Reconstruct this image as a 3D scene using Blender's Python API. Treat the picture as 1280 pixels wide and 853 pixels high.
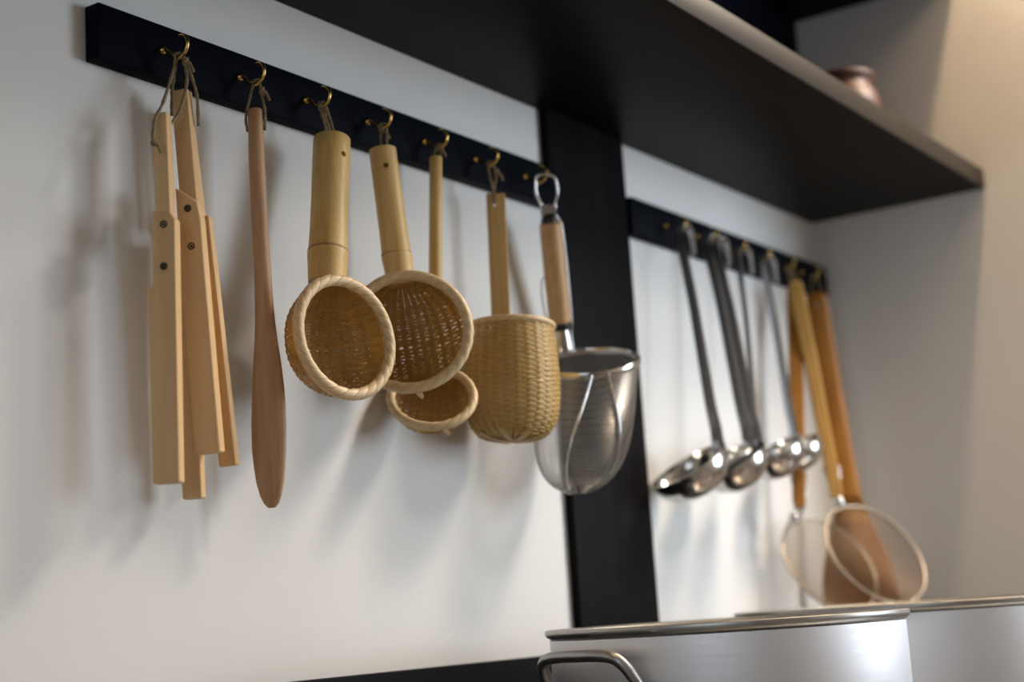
import bpy, bmesh, math, random
from mathutils import Vector, Matrix, Quaternion

# ------------------------------------------------------------------ scene, camera, light
for o in list(bpy.data.objects):
    bpy.data.objects.remove(o, do_unlink=True)
scn = bpy.context.scene
COL = scn.collection
R_ = random.Random(7)
EZ = 1.30                       # eye height; heights below are given above / below the eye

def V(x, y, z):
    return Vector((x, y, z + EZ))

scn.view_settings.view_transform = 'Standard'
scn.view_settings.look = 'None'
scn.view_settings.gamma = 1.0
scn.view_settings.use_curve_mapping = False
scn.view_settings.exposure = 0.31

# camera: one metre from the back wall, turned along it, tilted up a little
YAW, PITCH, ROLL, FPX = 0.98191, 0.17421, -0.06447, 1962.9
fw = Vector((math.sin(YAW)*math.cos(PITCH), math.cos(YAW)*math.cos(PITCH), math.sin(PITCH)))
rt = Vector((math.cos(YAW), -math.sin(YAW), 0))
up = rt.cross(fw)
rt2 = rt*math.cos(ROLL) + up*math.sin(ROLL)
up2 = -rt*math.sin(ROLL) + up*math.cos(ROLL)
cd = bpy.data.cameras.new('camera')
cam = bpy.data.objects.new('camera', cd)
COL.objects.link(cam)
m = Matrix((rt2, up2, -fw)).transposed().to_4x4()
m.translation = V(0, -1.0, 0)
cam.matrix_world = m
cd.sensor_width = 36.0
cd.lens = FPX/1280*36
cd.clip_start = 0.02
cd.dof.use_dof = True
cd.dof.focus_distance = 1.43
cd.dof.aperture_fstop = 3.2
scn.camera = cam

w = bpy.data.worlds.new('world')
scn.world = w
w.use_nodes = True
w.node_tree.nodes['Background'].inputs[0].default_value = (0.80, 0.88, 1.0, 1)
w.node_tree.nodes['Background'].inputs[1].default_value = 0.04

def lamp(kind, name, loc, energy, color, **kw):
    l = bpy.data.lights.new(name, kind)
    l.energy = energy
    l.color = color
    for k, v in kw.items():
        setattr(l, k, v)
    o = bpy.data.objects.new(name, l)
    COL.objects.link(o)
    o.location = loc
    return o

def aim(o, target):
    o.rotation_euler = (Vector(target) - o.location).to_track_quat('-Z', 'Y').to_euler()

# daylight through the window in the wall opposite, beyond the short side wall
wl = lamp('AREA', 'window_daylight', (3.2, -2.58, 1.75), 13, (0.76, 0.88, 1.0), shape='RECTANGLE', size=1.25, size_y=1.2, spread=math.radians(95))
aim(wl, (2.2, 0.0, 1.55))
wl = lamp('AREA', 'side_fill', (-2.1, -1.45, 1.7), 9, (0.80, 0.90, 1.0), shape='RECTANGLE', size=1.5, size_y=1.3)  # cool fill light added from the left, shaped like an unseen window
aim(wl, (0.8, -0.6, 1.5))
# warm bulbs of the ceiling row over the shelf edge, and of the room behind the camera
for k, x in enumerate((0.35, 1.05, 1.75, 2.15)):
    lamp('POINT', 'ceiling_bulb', (x, -0.48, 2.95), 4.5 if k < 3 else 14, (1.0, 0.68, 0.38), shadow_soft_size=0.035)
NEUTRAL = (1.0, 0.95, 0.885)
for x, y, e, c in ((2.56, -0.98, 46, NEUTRAL), (2.62, -1.55, 38, NEUTRAL), (2.39, -0.90, 34, (1.0, 0.68, 0.38))):
    lamp('POINT', 'ceiling_bulb', (x, y, 2.75), e, c, shadow_soft_size=0.17)

# ------------------------------------------------------------------ materials
def mat(name, base, rough=0.5, metal=0.0, grain=None, gscale=(60, 60, 3), gcol=None, gamt=0.5, bump=0.0, bscale=(200, 200, 200),
        coat=0.0, ndetail=4.0, rvar=0.0, aniso=0.0, spec=None, sss=0.0, transl=0.0):
    M = bpy.data.materials.new(name)
    M.use_nodes = True
    nt = M.node_tree
    b = nt.nodes['Principled BSDF']
    b.inputs['Base Color'].default_value = (*base, 1)
    b.inputs['Roughness'].default_value = rough
    b.inputs['Metallic'].default_value = metal
    if spec is not None:
        b.inputs['Specular IOR Level'].default_value = spec
    if coat:
        b.inputs['Coat Weight'].default_value = coat
        b.inputs['Coat Roughness'].default_value = 0.15
    if aniso:
        b.inputs['Anisotropic'].default_value = aniso
        tg = nt.nodes.new('ShaderNodeTangent')
        tg.direction_type = 'RADIAL'
        tg.axis = 'Z'
        nt.links.new(tg.outputs[0], b.inputs['Tangent'])
    tc = nt.nodes.new('ShaderNodeTexCoord')
    def noise(scale, detail=ndetail):
        mp = nt.nodes.new('ShaderNodeMapping')
        mp.inputs['Scale'].default_value = scale
        nt.links.new(tc.outputs['Object'], mp.inputs[0])
        n = nt.nodes.new('ShaderNodeTexNoise')
        n.inputs['Scale'].default_value = 1.0
        n.inputs['Detail'].default_value = detail
        nt.links.new(mp.outputs[0], n.inputs['Vector'])
        return n
    if gcol is not None:
        n = noise(gscale)
        cr = nt.nodes.new('ShaderNodeValToRGB')
        cr.color_ramp.elements[0].position = 0.5 - 0.5*gamt*0.6
        cr.color_ramp.elements[1].position = 0.5 + 0.5*gamt*0.6
        cr.color_ramp.elements[0].color = (*gcol, 1)
        cr.color_ramp.elements[1].color = (*base, 1)
        nt.links.new(n.outputs['Fac'], cr.inputs[0])
        nt.links.new(cr.outputs[0], b.inputs['Base Color'])
    if rvar:
        n = noise(bscale)
        mr = nt.nodes.new('ShaderNodeMapRange')
        mr.inputs['To Min'].default_value = max(0.02, rough-rvar)
        mr.inputs['To Max'].default_value = rough+rvar
        nt.links.new(n.outputs['Fac'], mr.inputs[0])
        nt.links.new(mr.outputs[0], b.inputs['Roughness'])
    if transl:                  # thin split bamboo lets some light through
        tr = nt.nodes.new('ShaderNodeBsdfTranslucent')
        src = b.inputs['Base Color']
        if src.links:
            nt.links.new(src.links[0].from_socket, tr.inputs[0])
        else:
            tr.inputs[0].default_value = (*base, 1)
        mx = nt.nodes.new('ShaderNodeMixShader')
        mx.inputs[0].default_value = transl
        nt.links.new(b.outputs[0], mx.inputs[1])
        nt.links.new(tr.outputs[0], mx.inputs[2])
        nt.links.new(mx.outputs[0], nt.nodes['Material Output'].inputs[0])
    if bump:
        n = noise(bscale)
        bp = nt.nodes.new('ShaderNodeBump')
        bp.inputs['Strength'].default_value = bump
        bp.inputs['Distance'].default_value = 0.001
        nt.links.new(n.outputs['Fac'], bp.inputs['Height'])
        nt.links.new(bp.outputs[0], b.inputs['Normal'])
    return M

M = {}
M['plaster'] = mat('white_plaster', (0.74, 0.735, 0.72), 0.75, gcol=(0.70, 0.695, 0.68), gscale=(3, 3, 2.2), bump=0.15, bscale=(90, 90, 90))
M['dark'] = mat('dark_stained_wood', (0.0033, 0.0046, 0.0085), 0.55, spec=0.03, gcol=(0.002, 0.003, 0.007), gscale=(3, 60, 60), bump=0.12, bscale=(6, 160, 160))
M['darkv'] = mat('dark_stained_post', (0.008, 0.007, 0.008), 0.55, spec=0.05, gcol=(0.005, 0.0045, 0.0055), gscale=(60, 60, 3), bump=0.12, bscale=(160, 160, 6))
M['shelf'] = mat('dark_brown_shelf_wood', (0.0075, 0.0054, 0.0036), 0.45, spec=0.04, gcol=(0.005, 0.0036, 0.0024), gscale=(2, 50, 50), bump=0.1, bscale=(5, 140, 140))
M['litedge'] = mat('lamplit_shelf_edge', (0.020, 0.0140, 0.0090), 0.45, gcol=(0.015, 0.0105, 0.007), gscale=(3, 60, 60), spec=0.2)  # lamplight on the shelf front, put into a lighter brown
M['brass'] = mat('brass', (0.62, 0.42, 0.12), 0.25, 1.0)
M['twine'] = mat('hemp_twine', (0.30, 0.22, 0.12), 0.9, gcol=(0.17, 0.12, 0.06), gscale=(500, 500, 300), bump=0.6, bscale=(900, 900, 500))
M['hinoki'] = mat('pale_cypress_wood', (0.74, 0.49, 0.245), 0.55, gcol=(0.66, 0.415, 0.19), gscale=(90, 90, 4), bump=0.1, bscale=(300, 300, 14))
M['screw'] = mat('dark_screw', (0.09, 0.065, 0.04), 0.45, 0.8)
M['beech'] = mat('reddish_beech_wood', (0.47, 0.275, 0.14), 0.5, gcol=(0.38, 0.205, 0.098), gscale=(170, 170, 12), bump=0.15, bscale=(500, 500, 40))
M['bamboo'] = mat('bamboo_skin', (0.66, 0.435, 0.155), 0.46, gcol=(0.56, 0.35, 0.11), gscale=(160, 160, 3), bump=0.12, bscale=(400, 400, 6))
M['bamboo2'] = mat('flat_bamboo_board', (0.60, 0.38, 0.135), 0.45, gcol=(0.43, 0.245, 0.075), gscale=(110, 110, 2.5), gamt=0.7, bump=0.12, bscale=(400, 400, 6))
M['node'] = mat('bamboo_node_ring', (0.44, 0.27, 0.10), 0.6, gcol=(0.25, 0.14, 0.05), gscale=(300, 300, 300), bump=0.4, bscale=(500, 500, 500))
M['rim'] = mat('pale_bamboo_binding', (0.72, 0.54, 0.31), 0.45, gcol=(0.64, 0.455, 0.235), gscale=(180, 180, 180), bump=0.15, bscale=(300, 300, 300))
M['rib'] = mat('bamboo_rib_strip', (0.62, 0.40, 0.115), 0.42, transl=0.3, gcol=(0.50, 0.30, 0.075), gscale=(150, 150, 20))
M['weave'] = mat('bamboo_weaver_strand', (0.66, 0.43, 0.13), 0.4, transl=0.35, gcol=(0.48, 0.285, 0.065), gscale=(90, 90, 330), gamt=0.9)
M['weave6'] = mat('pale_bamboo_weaver_strand', (0.68, 0.47, 0.185), 0.4, transl=0.2, gcol=(0.54, 0.345, 0.105), gscale=(90, 90, 330), gamt=0.9)
M['steel'] = mat('polished_steel', (0.62, 0.60, 0.57), 0.16, 1.0, rvar=0.04, bscale=(40, 40, 40))
M['ladlehandle'] = mat('satin_steel_handle', (0.40, 0.40, 0.41), 0.30, 1.0)
M['chrome'] = mat('chrome_wire', (0.72, 0.72, 0.72), 0.14, 1.0)
M['mesh'] = mat('steel_wire_mesh', (0.52, 0.51, 0.495), 0.32, 1.0)
M['black'] = mat('black_plastic', (0.012, 0.012, 0.013), 0.4)
M['handlewood'] = mat('turned_light_wood', (0.55, 0.33, 0.145), 0.5, gcol=(0.47, 0.265, 0.105), gscale=(120, 120, 5), bump=0.1, bscale=(300, 300, 20))
M['pot'] = mat('brushed_aluminium', (0.80, 0.78, 0.78), 0.40, 1.0, rvar=0.07, bscale=(7, 7, 420), bump=0.025, aniso=0.8)
M['potrim'] = mat('worn_aluminium_rim', (0.48, 0.47, 0.45), 0.38, 1.0, rvar=0.1, bscale=(60, 60, 60))
M['pothandle'] = mat('cast_aluminium_handle', (0.42, 0.42, 0.42), 0.38, 1.0, rvar=0.12, bscale=(160, 160, 160), bump=0.5)
M['clay'] = mat('brown_glazed_clay', (0.085, 0.026, 0.009), 0.5, gcol=(0.05, 0.014, 0.006), gscale=(20, 20, 20))
M['amberwood'] = mat('amber_stained_wood', (0.36, 0.150, 0.014), 0.45, gcol=(0.27, 0.100, 0.008), gscale=(90, 90, 4))
M['honeywood'] = mat('honey_coloured_wood', (0.52, 0.30, 0.075), 0.45, gcol=(0.42, 0.22, 0.05), gscale=(90, 90, 4))
M['paddle'] = mat('reddish_brown_paddle_wood', (0.17, 0.040, 0.005), 0.42, gcol=(0.12, 0.027, 0.003), gscale=(80, 80, 5))
M['copper'] = mat('tarnished_net_wire', (0.20, 0.125, 0.065), 0.4, 0.9)
M['agedwire'] = mat('aged_rim_wire', (0.36, 0.30, 0.23), 0.35, 1.0, rvar=0.1, bscale=(120, 120, 120))
M['floor'] = mat('brown_floor', (0.17, 0.13, 0.10), 0.5, gcol=(0.12, 0.09, 0.07), gscale=(4, 30, 4))
M['ceil'] = mat('ceiling_paint', (0.34, 0.33, 0.31), 0.8)
M['roomwall'] = mat('room_plaster', (0.33, 0.32, 0.315), 0.8)
M['ledge'] = mat('dark_splash_panel', (0.006, 0.0065, 0.010), 0.5, spec=0.06)
M['frame'] = mat('window_frame_paint', (0.5, 0.5, 0.5), 0.5)

# ------------------------------------------------------------------ mesh helpers
class MB:
    def __init__(s):
        s.v = []
        s.f = []
    def add(s, vs, fs):
        o = len(s.v)
        s.v += [Vector(p) for p in vs]
        s.f += [tuple(i+o for i in f) for f in fs]
        return s
    def box(s, a, b):
        (x0, y0, z0), (x1, y1, z1) = a, b
        vs = [(x0, y0, z0), (x1, y0, z0), (x1, y1, z0), (x0, y1, z0), (x0, y0, z1), (x1, y0, z1), (x1, y1, z1), (x0, y1, z1)]
        return s.add(vs, [(0, 3, 2, 1), (4, 5, 6, 7), (0, 1, 5, 4), (1, 2, 6, 5), (2, 3, 7, 6), (3, 0, 4, 7)])
    def rings(s, rs, cap=True, closed=False):
        n = len(rs[0])
        vs = [p for r in rs for p in r]
        fs = []
        K = len(rs)
        for k in range(K if closed else K-1):
            a, b = k*n, ((k+1) % K)*n
            for i in range(n):
                j = (i+1) % n
                fs.append((a+i, a+j, b+j, b+i))
        if cap and not closed:
            fs.append(tuple(range(n-1, -1, -1)))
            fs.append(tuple((K-1)*n+i for i in range(n)))
        return s.add(vs, fs)
    def tube(s, pts, r, n=8, closed=False, cap=True):
        pts = [Vector(p) for p in pts]
        K = len(pts)
        rs = r if isinstance(r, (list, tuple)) else [r]*K
        T = []
        for i in range(K):
            a = pts[i-1] if (i > 0 or closed) else pts[i]
            b = pts[(i+1) % K] if (i < K-1 or closed) else pts[i]
            T.append((b-a).normalized())
        ref = Vector((0, 0, 1)) if abs(T[0].z) < 0.9 else Vector((1, 0, 0))
        N = (ref - T[0]*ref.dot(T[0])).normalized()
        out = []
        for i in range(K):
            N = (N - T[i]*N.dot(T[i])).normalized()
            B = T[i].cross(N)
            out.append([pts[i] + (N*math.cos(2*math.pi*k/n) + B*math.sin(2*math.pi*k/n))*rs[i] for k in range(n)])
        return s.rings(out, cap, closed)
    def strip(s, pts, wd, wid, t):
        """flat strip along pts; wd = width direction(s), wid = width(s), t = thickness"""
        pts = [Vector(p) for p in pts]
        K = len(pts)
        out = []
        for i in range(K):
            T = (pts[min(i+1, K-1)] - pts[max(i-1, 0)]).normalized()
            W = Vector(wd[i] if isinstance(wd, list) else wd)
            W = (W - T*W.dot(T)).normalized()
            N = T.cross(W)
            h = (wid[i] if isinstance(wid, list) else wid)/2
            q = t/2
            out.append([pts[i]-W*h-N*q*0.4, pts[i]-W*h*0.75-N*q, pts[i]+W*h*0.75-N*q, pts[i]+W*h-N*q*0.4,
                        pts[i]+W*h+N*q*0.4, pts[i]+W*h*0.75+N*q, pts[i]-W*h*0.75+N*q, pts[i]-W*h+N*q*0.4])
        return s.rings(out)
    def lathe(s, prof, n=48, C=Vector((0, 0, 0)), ax=Vector((0, 0, 1)), cap=False, closed=False):
        """prof = [(radius, height)...] around axis ax through C"""
        ax = Vector(ax).normalized()
        ref = Vector((1, 0, 0)) if abs(ax.x) < 0.8 else Vector((0, 1, 0))
        u = (ref-ax*ref.dot(ax)).normalized()
        v = ax.cross(u)
        rs = [[Vector(C)+ax*h+(u*math.cos(2*math.pi*i/n)+v*math.sin(2*math.pi*i/n))*r for i in range(n)] for r, h in prof]
        return s.rings(rs, cap, closed)

ORG = {}
def thing(name, loc, label, cat, group=None):
    o = bpy.data.objects.new(name, None)
    o.empty_display_size = 0.02
    COL.objects.link(o)
    o.location = loc
    o['label'] = label
    o['category'] = cat
    if group:
        o['group'] = group
    ORG[o.name] = Vector(loc)
    return o

def finish(me, angle):
    me.validate()
    bm = bmesh.new()
    bm.from_mesh(me)
    bmesh.ops.recalc_face_normals(bm, faces=bm.faces)
    bm.to_mesh(me)
    bm.free()
    if angle:
        me.shade_smooth()
        me.set_sharp_from_angle(angle=math.radians(angle))

def obj(name, mb, material, parent=None, smooth=40, label=None, kind=None, origin=None):
    """one mesh object from world-space shapes; a child keeps its coordinates relative to its thing"""
    org = ORG[parent.name] if parent else Vector(origin if origin is not None else (0, 0, 0))
    me = bpy.data.meshes.new(name)
    me.from_pydata([p-org for p in mb.v], [], mb.f)
    finish(me, smooth)
    me.materials.append(M[material])
    o = bpy.data.objects.new(name, me)
    COL.objects.link(o)
    if parent:
        o.parent = parent
    else:
        o.location = org
    ORG[o.name] = org
    if label:
        o['label'] = label
    if kind:
        o['kind'] = kind
    return o

def bev(o, width, seg=2, angle=50):
    """round the edges of a mesh object in place"""
    bm = bmesh.new()
    bm.from_mesh(o.data)
    es = [e for e in bm.edges if len(e.link_faces) == 2 and e.calc_face_angle(0) > math.radians(angle)]
    bmesh.ops.bevel(bm, geom=es, offset=width, segments=seg, profile=0.5, affect='EDGES', clamp_overlap=True)
    bmesh.ops.recalc_face_normals(bm, faces=bm.faces)
    bm.to_mesh(o.data)
    bm.free()
    o.data.shade_smooth()
    o.data.set_sharp_from_angle(angle=math.radians(30))
    return o

def drill(o, a, b, r):
    """cut a round hole through a mesh object from a to b (world space)"""
    org = ORG[o.name]
    mb = MB().tube([Vector(a)-org, Vector(b)-org], r, 12)
    me = bpy.data.meshes.new('cut')
    me.from_pydata(mb.v, [], mb.f)
    finish(me, 0)
    c = bpy.data.objects.new('cut', me)
    COL.objects.link(c)
    if o.parent:
        c.parent = o.parent
    md = o.modifiers.new('hole', 'BOOLEAN')
    md.object = c
    md.operation = 'DIFFERENCE'
    md.solver = 'EXACT'
    bpy.context.view_layer.update()
    new = bpy.data.meshes.new_from_object(o.evaluated_get(bpy.context.evaluated_depsgraph_get()))
    o.modifiers.clear()
    old = o.data
    o.data = new
    new.name = old.name
    bpy.data.objects.remove(c, do_unlink=True)
    bpy.data.meshes.remove(me)
    o.data.set_sharp_from_angle(angle=math.radians(40))

def struct(name, mb, material, smooth=0):
    return obj(name, mb, material, None, smooth, kind='structure')

def spline(pts, k=6):
    """Catmull-Rom through pts"""
    P = [Vector(p) for p in pts]
    P = [P[0]*2-P[1]] + P + [P[-1]*2-P[-2]]
    out = []
    for i in range(1, len(P)-2):
        for j in range(k):
            t = j/k
            a, b, c, d = P[i-1], P[i], P[i+1], P[i+2]
            out.append(0.5*((2*b) + (c-a)*t + (2*a-5*b+4*c-d)*t*t + (3*b-a-3*c+d)*t**3))
    out.append(P[-2])
    return out

# ------------------------------------------------------------------ the setting
XR = 2.4268                    # face of the side wall
wb = MB().box((-2.2, 0, 0), (5.0, 0.15, 3.1))
struct('wall_back', wb, 'plaster')
struct('wall_right', MB().box((XR, -0.46, 0), (XR+0.14, 0, 3.1)), 'plaster')
struct('floor', MB().box((-2.2, -2.6, -0.1), (5.0, 0, 0)), 'floor')
struct('ceiling', MB().box((-2.2, -2.6, 3.1), (5.0, 0, 3.2)), 'ceil')
struct('wall_left', MB().box((-2.35, -2.6, 0), (-2.2, -2.25, 3.1)).box((-2.35, -0.65, 0), (-2.2, 0, 3.1)).box((-2.35, -2.25, 0), (-2.2, -0.65, 1.0)).box((-2.35, -2.25, 2.4), (-2.2, -0.65, 3.1)), 'roomwall')
struct('added_window', MB().box((-2.30, -2.25, 1.0), (-2.24, -2.19, 2.4)).box((-2.30, -0.71, 1.0), (-2.24, -0.65, 2.4)).box((-2.30, -2.19, 1.0), (-2.24, -0.71, 1.06)).box((-2.30, -2.19, 2.34), (-2.24, -0.71, 2.4)), 'frame')  # added frame around the left fill light, out of view
struct('wall_far', MB().box((5.0, -2.6, 0), (5.15, 0, 3.1)), 'roomwall')
wf = MB()
wf.box((-2.2, -2.75, 0), (2.5, -2.6, 3.1)).box((3.9, -2.75, 0), (5.0, -2.6, 3.1)).box((2.5, -2.75, 0), (3.9, -2.6, 1.10)).box((2.5, -2.75, 2.40), (3.9, -2.6, 3.1))
struct('wall_front', wf, 'roomwall')
wn = struct('window_1', MB().box((2.5, -2.70, 1.10), (2.56, -2.64, 2.40)).box((3.84, -2.70, 1.10), (3.90, -2.64, 2.40))
            .box((2.56, -2.70, 1.10), (3.84, -2.64, 1.16)).box((2.56, -2.70, 2.34), (3.84, -2.64, 2.40)).box((3.17, -2.70, 1.16), (3.23, -2.64, 2.34)), 'frame')

# dark post on the wall, splash panel at its foot, dark panel above the shelf
PX0, PX1, PT = 1.5885, 1.7757, 0.0115
bev(struct('trim_1', MB().box((PX0, -PT, 0.9), (PX1, 0, 1.92)), 'darkv'), 0.0008)
bev(struct('trim_2', MB().box((-2.2, -0.012, 0.80), (XR, 0, EZ-0.0445)), 'ledge'), 0.0015)
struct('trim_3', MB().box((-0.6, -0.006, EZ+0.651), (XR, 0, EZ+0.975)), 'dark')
bev(struct('counter', MB().box((0.2, -0.95, 0.74), (XR, -0.013, 0.80)).box((0.25, -0.90, 0), (XR, -0.05, 0.74)), 'potrim'), 0.003)

# ------------------------------------------------------------------ shelves
def wall_shelf(z0, z1, depth, board_mat, label):
    t = thing('wall_shelf', V(1.0, 0, z0), label, 'shelf', 'dark wall shelves')
    bev(obj('board', MB().box((-0.6, -depth+0.0020, EZ+z0), (XR-0.0005, -0.0005, EZ+z1)), board_mat, t), 0.0006)
    bev(obj('lit_front_edge', MB().box((-0.6, -depth, EZ+z0), (XR-0.0005, -depth+0.0021, EZ+z1)), 'litedge', t, label='front edge with lamplight painted in as lighter brown'), 0.0006)  # thin strip added to carry the painted lamplight
wall_shelf(0.6197, 0.6502, 0.2950, 'shelf', 'long dark brown wall shelf above the two hook rails')
wall_shelf(0.9752, 1.0055, 0.2880, 'dark', 'upper black shelf seen at the top, over the clay pot')

# ------------------------------------------------------------------ hook rails
HP = [(-0.018, 0.5157), (-0.0225, 0.5150), (-0.027, 0.5125), (-0.0305, 0.5085), (-0.0345, 0.5052), (-0.039, 0.5040), (-0.0435, 0.5050),
      (-0.0478, 0.5080), (-0.0500, 0.5125), (-0.0500, 0.5170), (-0.0478, 0.5208), (-0.0440, 0.5232), (-0.0405, 0.5236)]
def hook_mesh():
    mb = MB()
    rad = [0.0018]*(len(HP)*5-4)
    pts = spline([(0, y+0.018, z-0.5157) for y, z in HP], 5)
    rad = [0.0018 if i < len(pts)-8 else 0.0018-0.0007*(i-len(pts)+8)/8 for i in range(len(pts))]
    mb.tube(pts, rad, 10)
    return mb
def collar_mesh():
    return MB().lathe([(0.0, 0.0045), (0.0021, 0.0047), (0.0034, 0.0038), (0.0040, 0.0020), (0.0042, 0.0), (0.0042, -0.0005)], 16, (0, 0, 0), (0, -1, 0))
hk_me = None
def hook_rail(x0, x1, hooks, label):
    t = thing('hook_rail', V((x0+x1)/2, 0, 0.4905), label, 'hook rail', 'dark hook rails on the wall')
    b = obj('board', MB().box((x0, -0.018, EZ+0.4905), (x1, -0.0003, EZ+0.5405)), 'dark', t)
    bev(b, 0.0012)
    global hk_me
    for x in hooks:
        if hk_me is None:
            h = obj('hook', hook_mesh(), 'brass', None, 60)
            c = obj('collar', collar_mesh(), 'brass', None, 60)
            hk_me = (h.data, c.data)
            bpy.data.objects.remove(h)
            bpy.data.objects.remove(c)
        h = bpy.data.objects.new('hook', hk_me[0])
        COL.objects.link(h)
        h.parent = t
        h.location = V(x, -0.018, 0.5157) - t.location
        c = bpy.data.objects.new('collar', hk_me[1])
        COL.objects.link(c)
        c.parent = h
    t.children[0]['label'] = 'blackish navy stained board'
    return t
H1 = [0.9402, 1.0375, 1.1298, 1.2250, 1.3218, 1.4173, 1.5187]
H2 = [1.8652, 1.9565, 2.0473, 2.1300, 2.2180, 2.3155]
hook_rail(0.8687, PX0-0.0004, H1, 'dark hook rail with seven brass hooks holding the wooden and bamboo tools')
hook_rail(PX1+0.0004, XR-0.004, H2, 'dark hook rail with the steel ladles, between the post and side wall')

# ------------------------------------------------------------------ folding wooden stand
def frame_of(top, bot, n):
    L = (Vector(bot)-Vector(top)).normalized()
    N = Vector(n)
    N = (N-L*N.dot(L)).normalized()
    W = N.cross(L)              # seen from the face: to the right when L points down
    return L, N, W
def board(name, outline, top, bot, n, t, material, parent, bevel=0.0018, label=None):
    """outline: (across, fraction of the length) corners; the board is t thick behind its face"""
    L, N, W = frame_of(top, bot, n)
    ln = (Vector(bot)-Vector(top)).length
    a = [Vector(top)+W*x+L*(y*ln) for x, y in outline]
    b = [p-N*t for p in a]
    k = len(a)
    mb = MB().add(a+b, [tuple(range(k)), tuple(range(2*k-1, k-1, -1))] + [(i, i+k, (i+1) % k+k, (i+1) % k) for i in range(k)])
    o = obj(name, mb, material, parent, 0, label)
    return bev(o, bevel, 3)
FN = Vector((-0.906, -0.423, 0))
SN = Vector((0.423, -0.906, 0))
def rect(w_, y0=0.0, y1=1.0):
    return [(-w_/2, y0), (w_/2, y0), (w_/2, y1), (-w_/2, y1)]
st = thing('folding_stand', V(0.935, -0.04, 0.116), 'folding stand of pale hinged wooden sticks hung on the first hook', 'folding stand')
board('upper_leg', rect(0.0135), V(0.9085, -0.046, 0.4445), V(0.9075, -0.049, 0.325), FN, 0.013, 'hinoki', st)
board('upper_leg', rect(0.0158), V(0.9430, -0.035, 0.4765), V(0.9510, -0.037, 0.350), FN, 0.013, 'hinoki', st)
o1 = board('lower_leg', [(-0.0105, 0.0), (0.006, 0.012), (0.0102, 0.04), (0.0105, 1.0), (-0.0125, 1.0), (-0.0150, 0.285), (-0.0105, 0.283)],
           V(0.8965, -0.0605, 0.3535), V(0.8925, -0.061, 0.1245), FN, 0.013, 'hinoki', st)
o2 = board('lower_leg', [(-0.0098, -0.015), (0.009, 0.05), (0.0108, 0.12), (0.0110, 1.0), (-0.0115, 1.0), (-0.0105, 0.3)],
           V(0.9340, -0.0495, 0.3800), V(0.9495, -0.0505, 0.1525), FN, 0.014, 'hinoki', st)
board('lower_leg', rect(0.0160), V(0.9655, -0.034, 0.365), V(0.9895, -0.034, 0.1450), FN, 0.012, 'hinoki', st)
board('lower_leg', rect(0.0175), V(0.9450, -0.032, 0.3420), V(0.9480, -0.032, 0.1160), FN, 0.012, 'hinoki', st)
board('upper_leg', rect(0.0130), V(0.9560, -0.026, 0.4650), V(0.9740, -0.027, 0.315), FN, 0.010, 'hinoki', st)
def screw(p, n, parent):
    n = Vector(n).normalized()
    mb = MB().lathe([(0.0, 0.0012), (0.0013, 0.0012), (0.0014, 0.0004), (0.0019, 0.0004), (0.0021, 0.0016), (0.0028, 0.0018), (0.0033, 0.0012), (0.0034, -0.001)], 14, p, n)
    obj('screw', mb, 'screw', parent, 30)
screw(V(0.8970, -0.0605, 0.3405), FN, st)
screw(V(0.8960, -0.0605, 0.3045), FN, st)
screw(V(0.9355, -0.0497, 0.3635), FN, st)
screw(V(0.9385, -0.0499, 0.3305), FN, st)
def twine(parts, parent, r=0.0015, knots=(), name='twine_loop'):
    mb = MB()
    for p in parts:
        q = spline(p, 5)
        mb.tube(q, [r*(1+0.18*math.sin(i*2.1)) for i in range(len(q))], 7)
    for c, s in knots:
        c = Vector(c)
        pts = [c+Vector((s*math.cos(a)*(1+0.2*math.sin(3*a)), s*math.sin(2*a)*0.6, s*math.sin(a)))*0.8 for a in [i*2*math.pi/14 for i in range(15)]]
        mb.tube(pts, r*1.25, 7)
        mb.tube([c, c+Vector((0.001, -0.004, -0.004)), c+Vector((0.002, -0.006, -0.010))], r, 6)
    return obj(name, mb, 'twine', parent, 60)
hx = 0.9402
twine([[V(hx-0.001, -0.036, 0.5070), V(hx-0.004, -0.0375, 0.4950), V(0.9140, -0.046, 0.4550), V(0.9000, -0.050, 0.4350), V(0.8930, -0.054, 0.4150)],
       [V(hx, -0.037, 0.5068), V(hx-0.001, -0.034, 0.4900), V(0.9340, -0.036, 0.4700), V(0.9290, -0.040, 0.4480)],
       [V(hx+0.001, -0.041, 0.5068), V(hx+0.003, -0.044, 0.4950), V(0.9420, -0.046, 0.4780), V(0.9320, -0.046, 0.4500), V(0.9200, -0.046, 0.4350)],
       [V(hx+0.001, -0.042, 0.5070), V(hx+0.007, -0.044, 0.4940), V(0.9560, -0.044, 0.4720), V(0.9600, -0.041, 0.4450)],
       [V(hx-0.002, -0.036, 0.5068), V(hx, -0.0385, 0.5078), V(hx+0.002, -0.042, 0.5068)]],
      st, 0.0015, [(V(hx+0.003, -0.046, 0.4985), 0.0035), (V(0.8935, -0.055, 0.4120), 0.002)])

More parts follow.
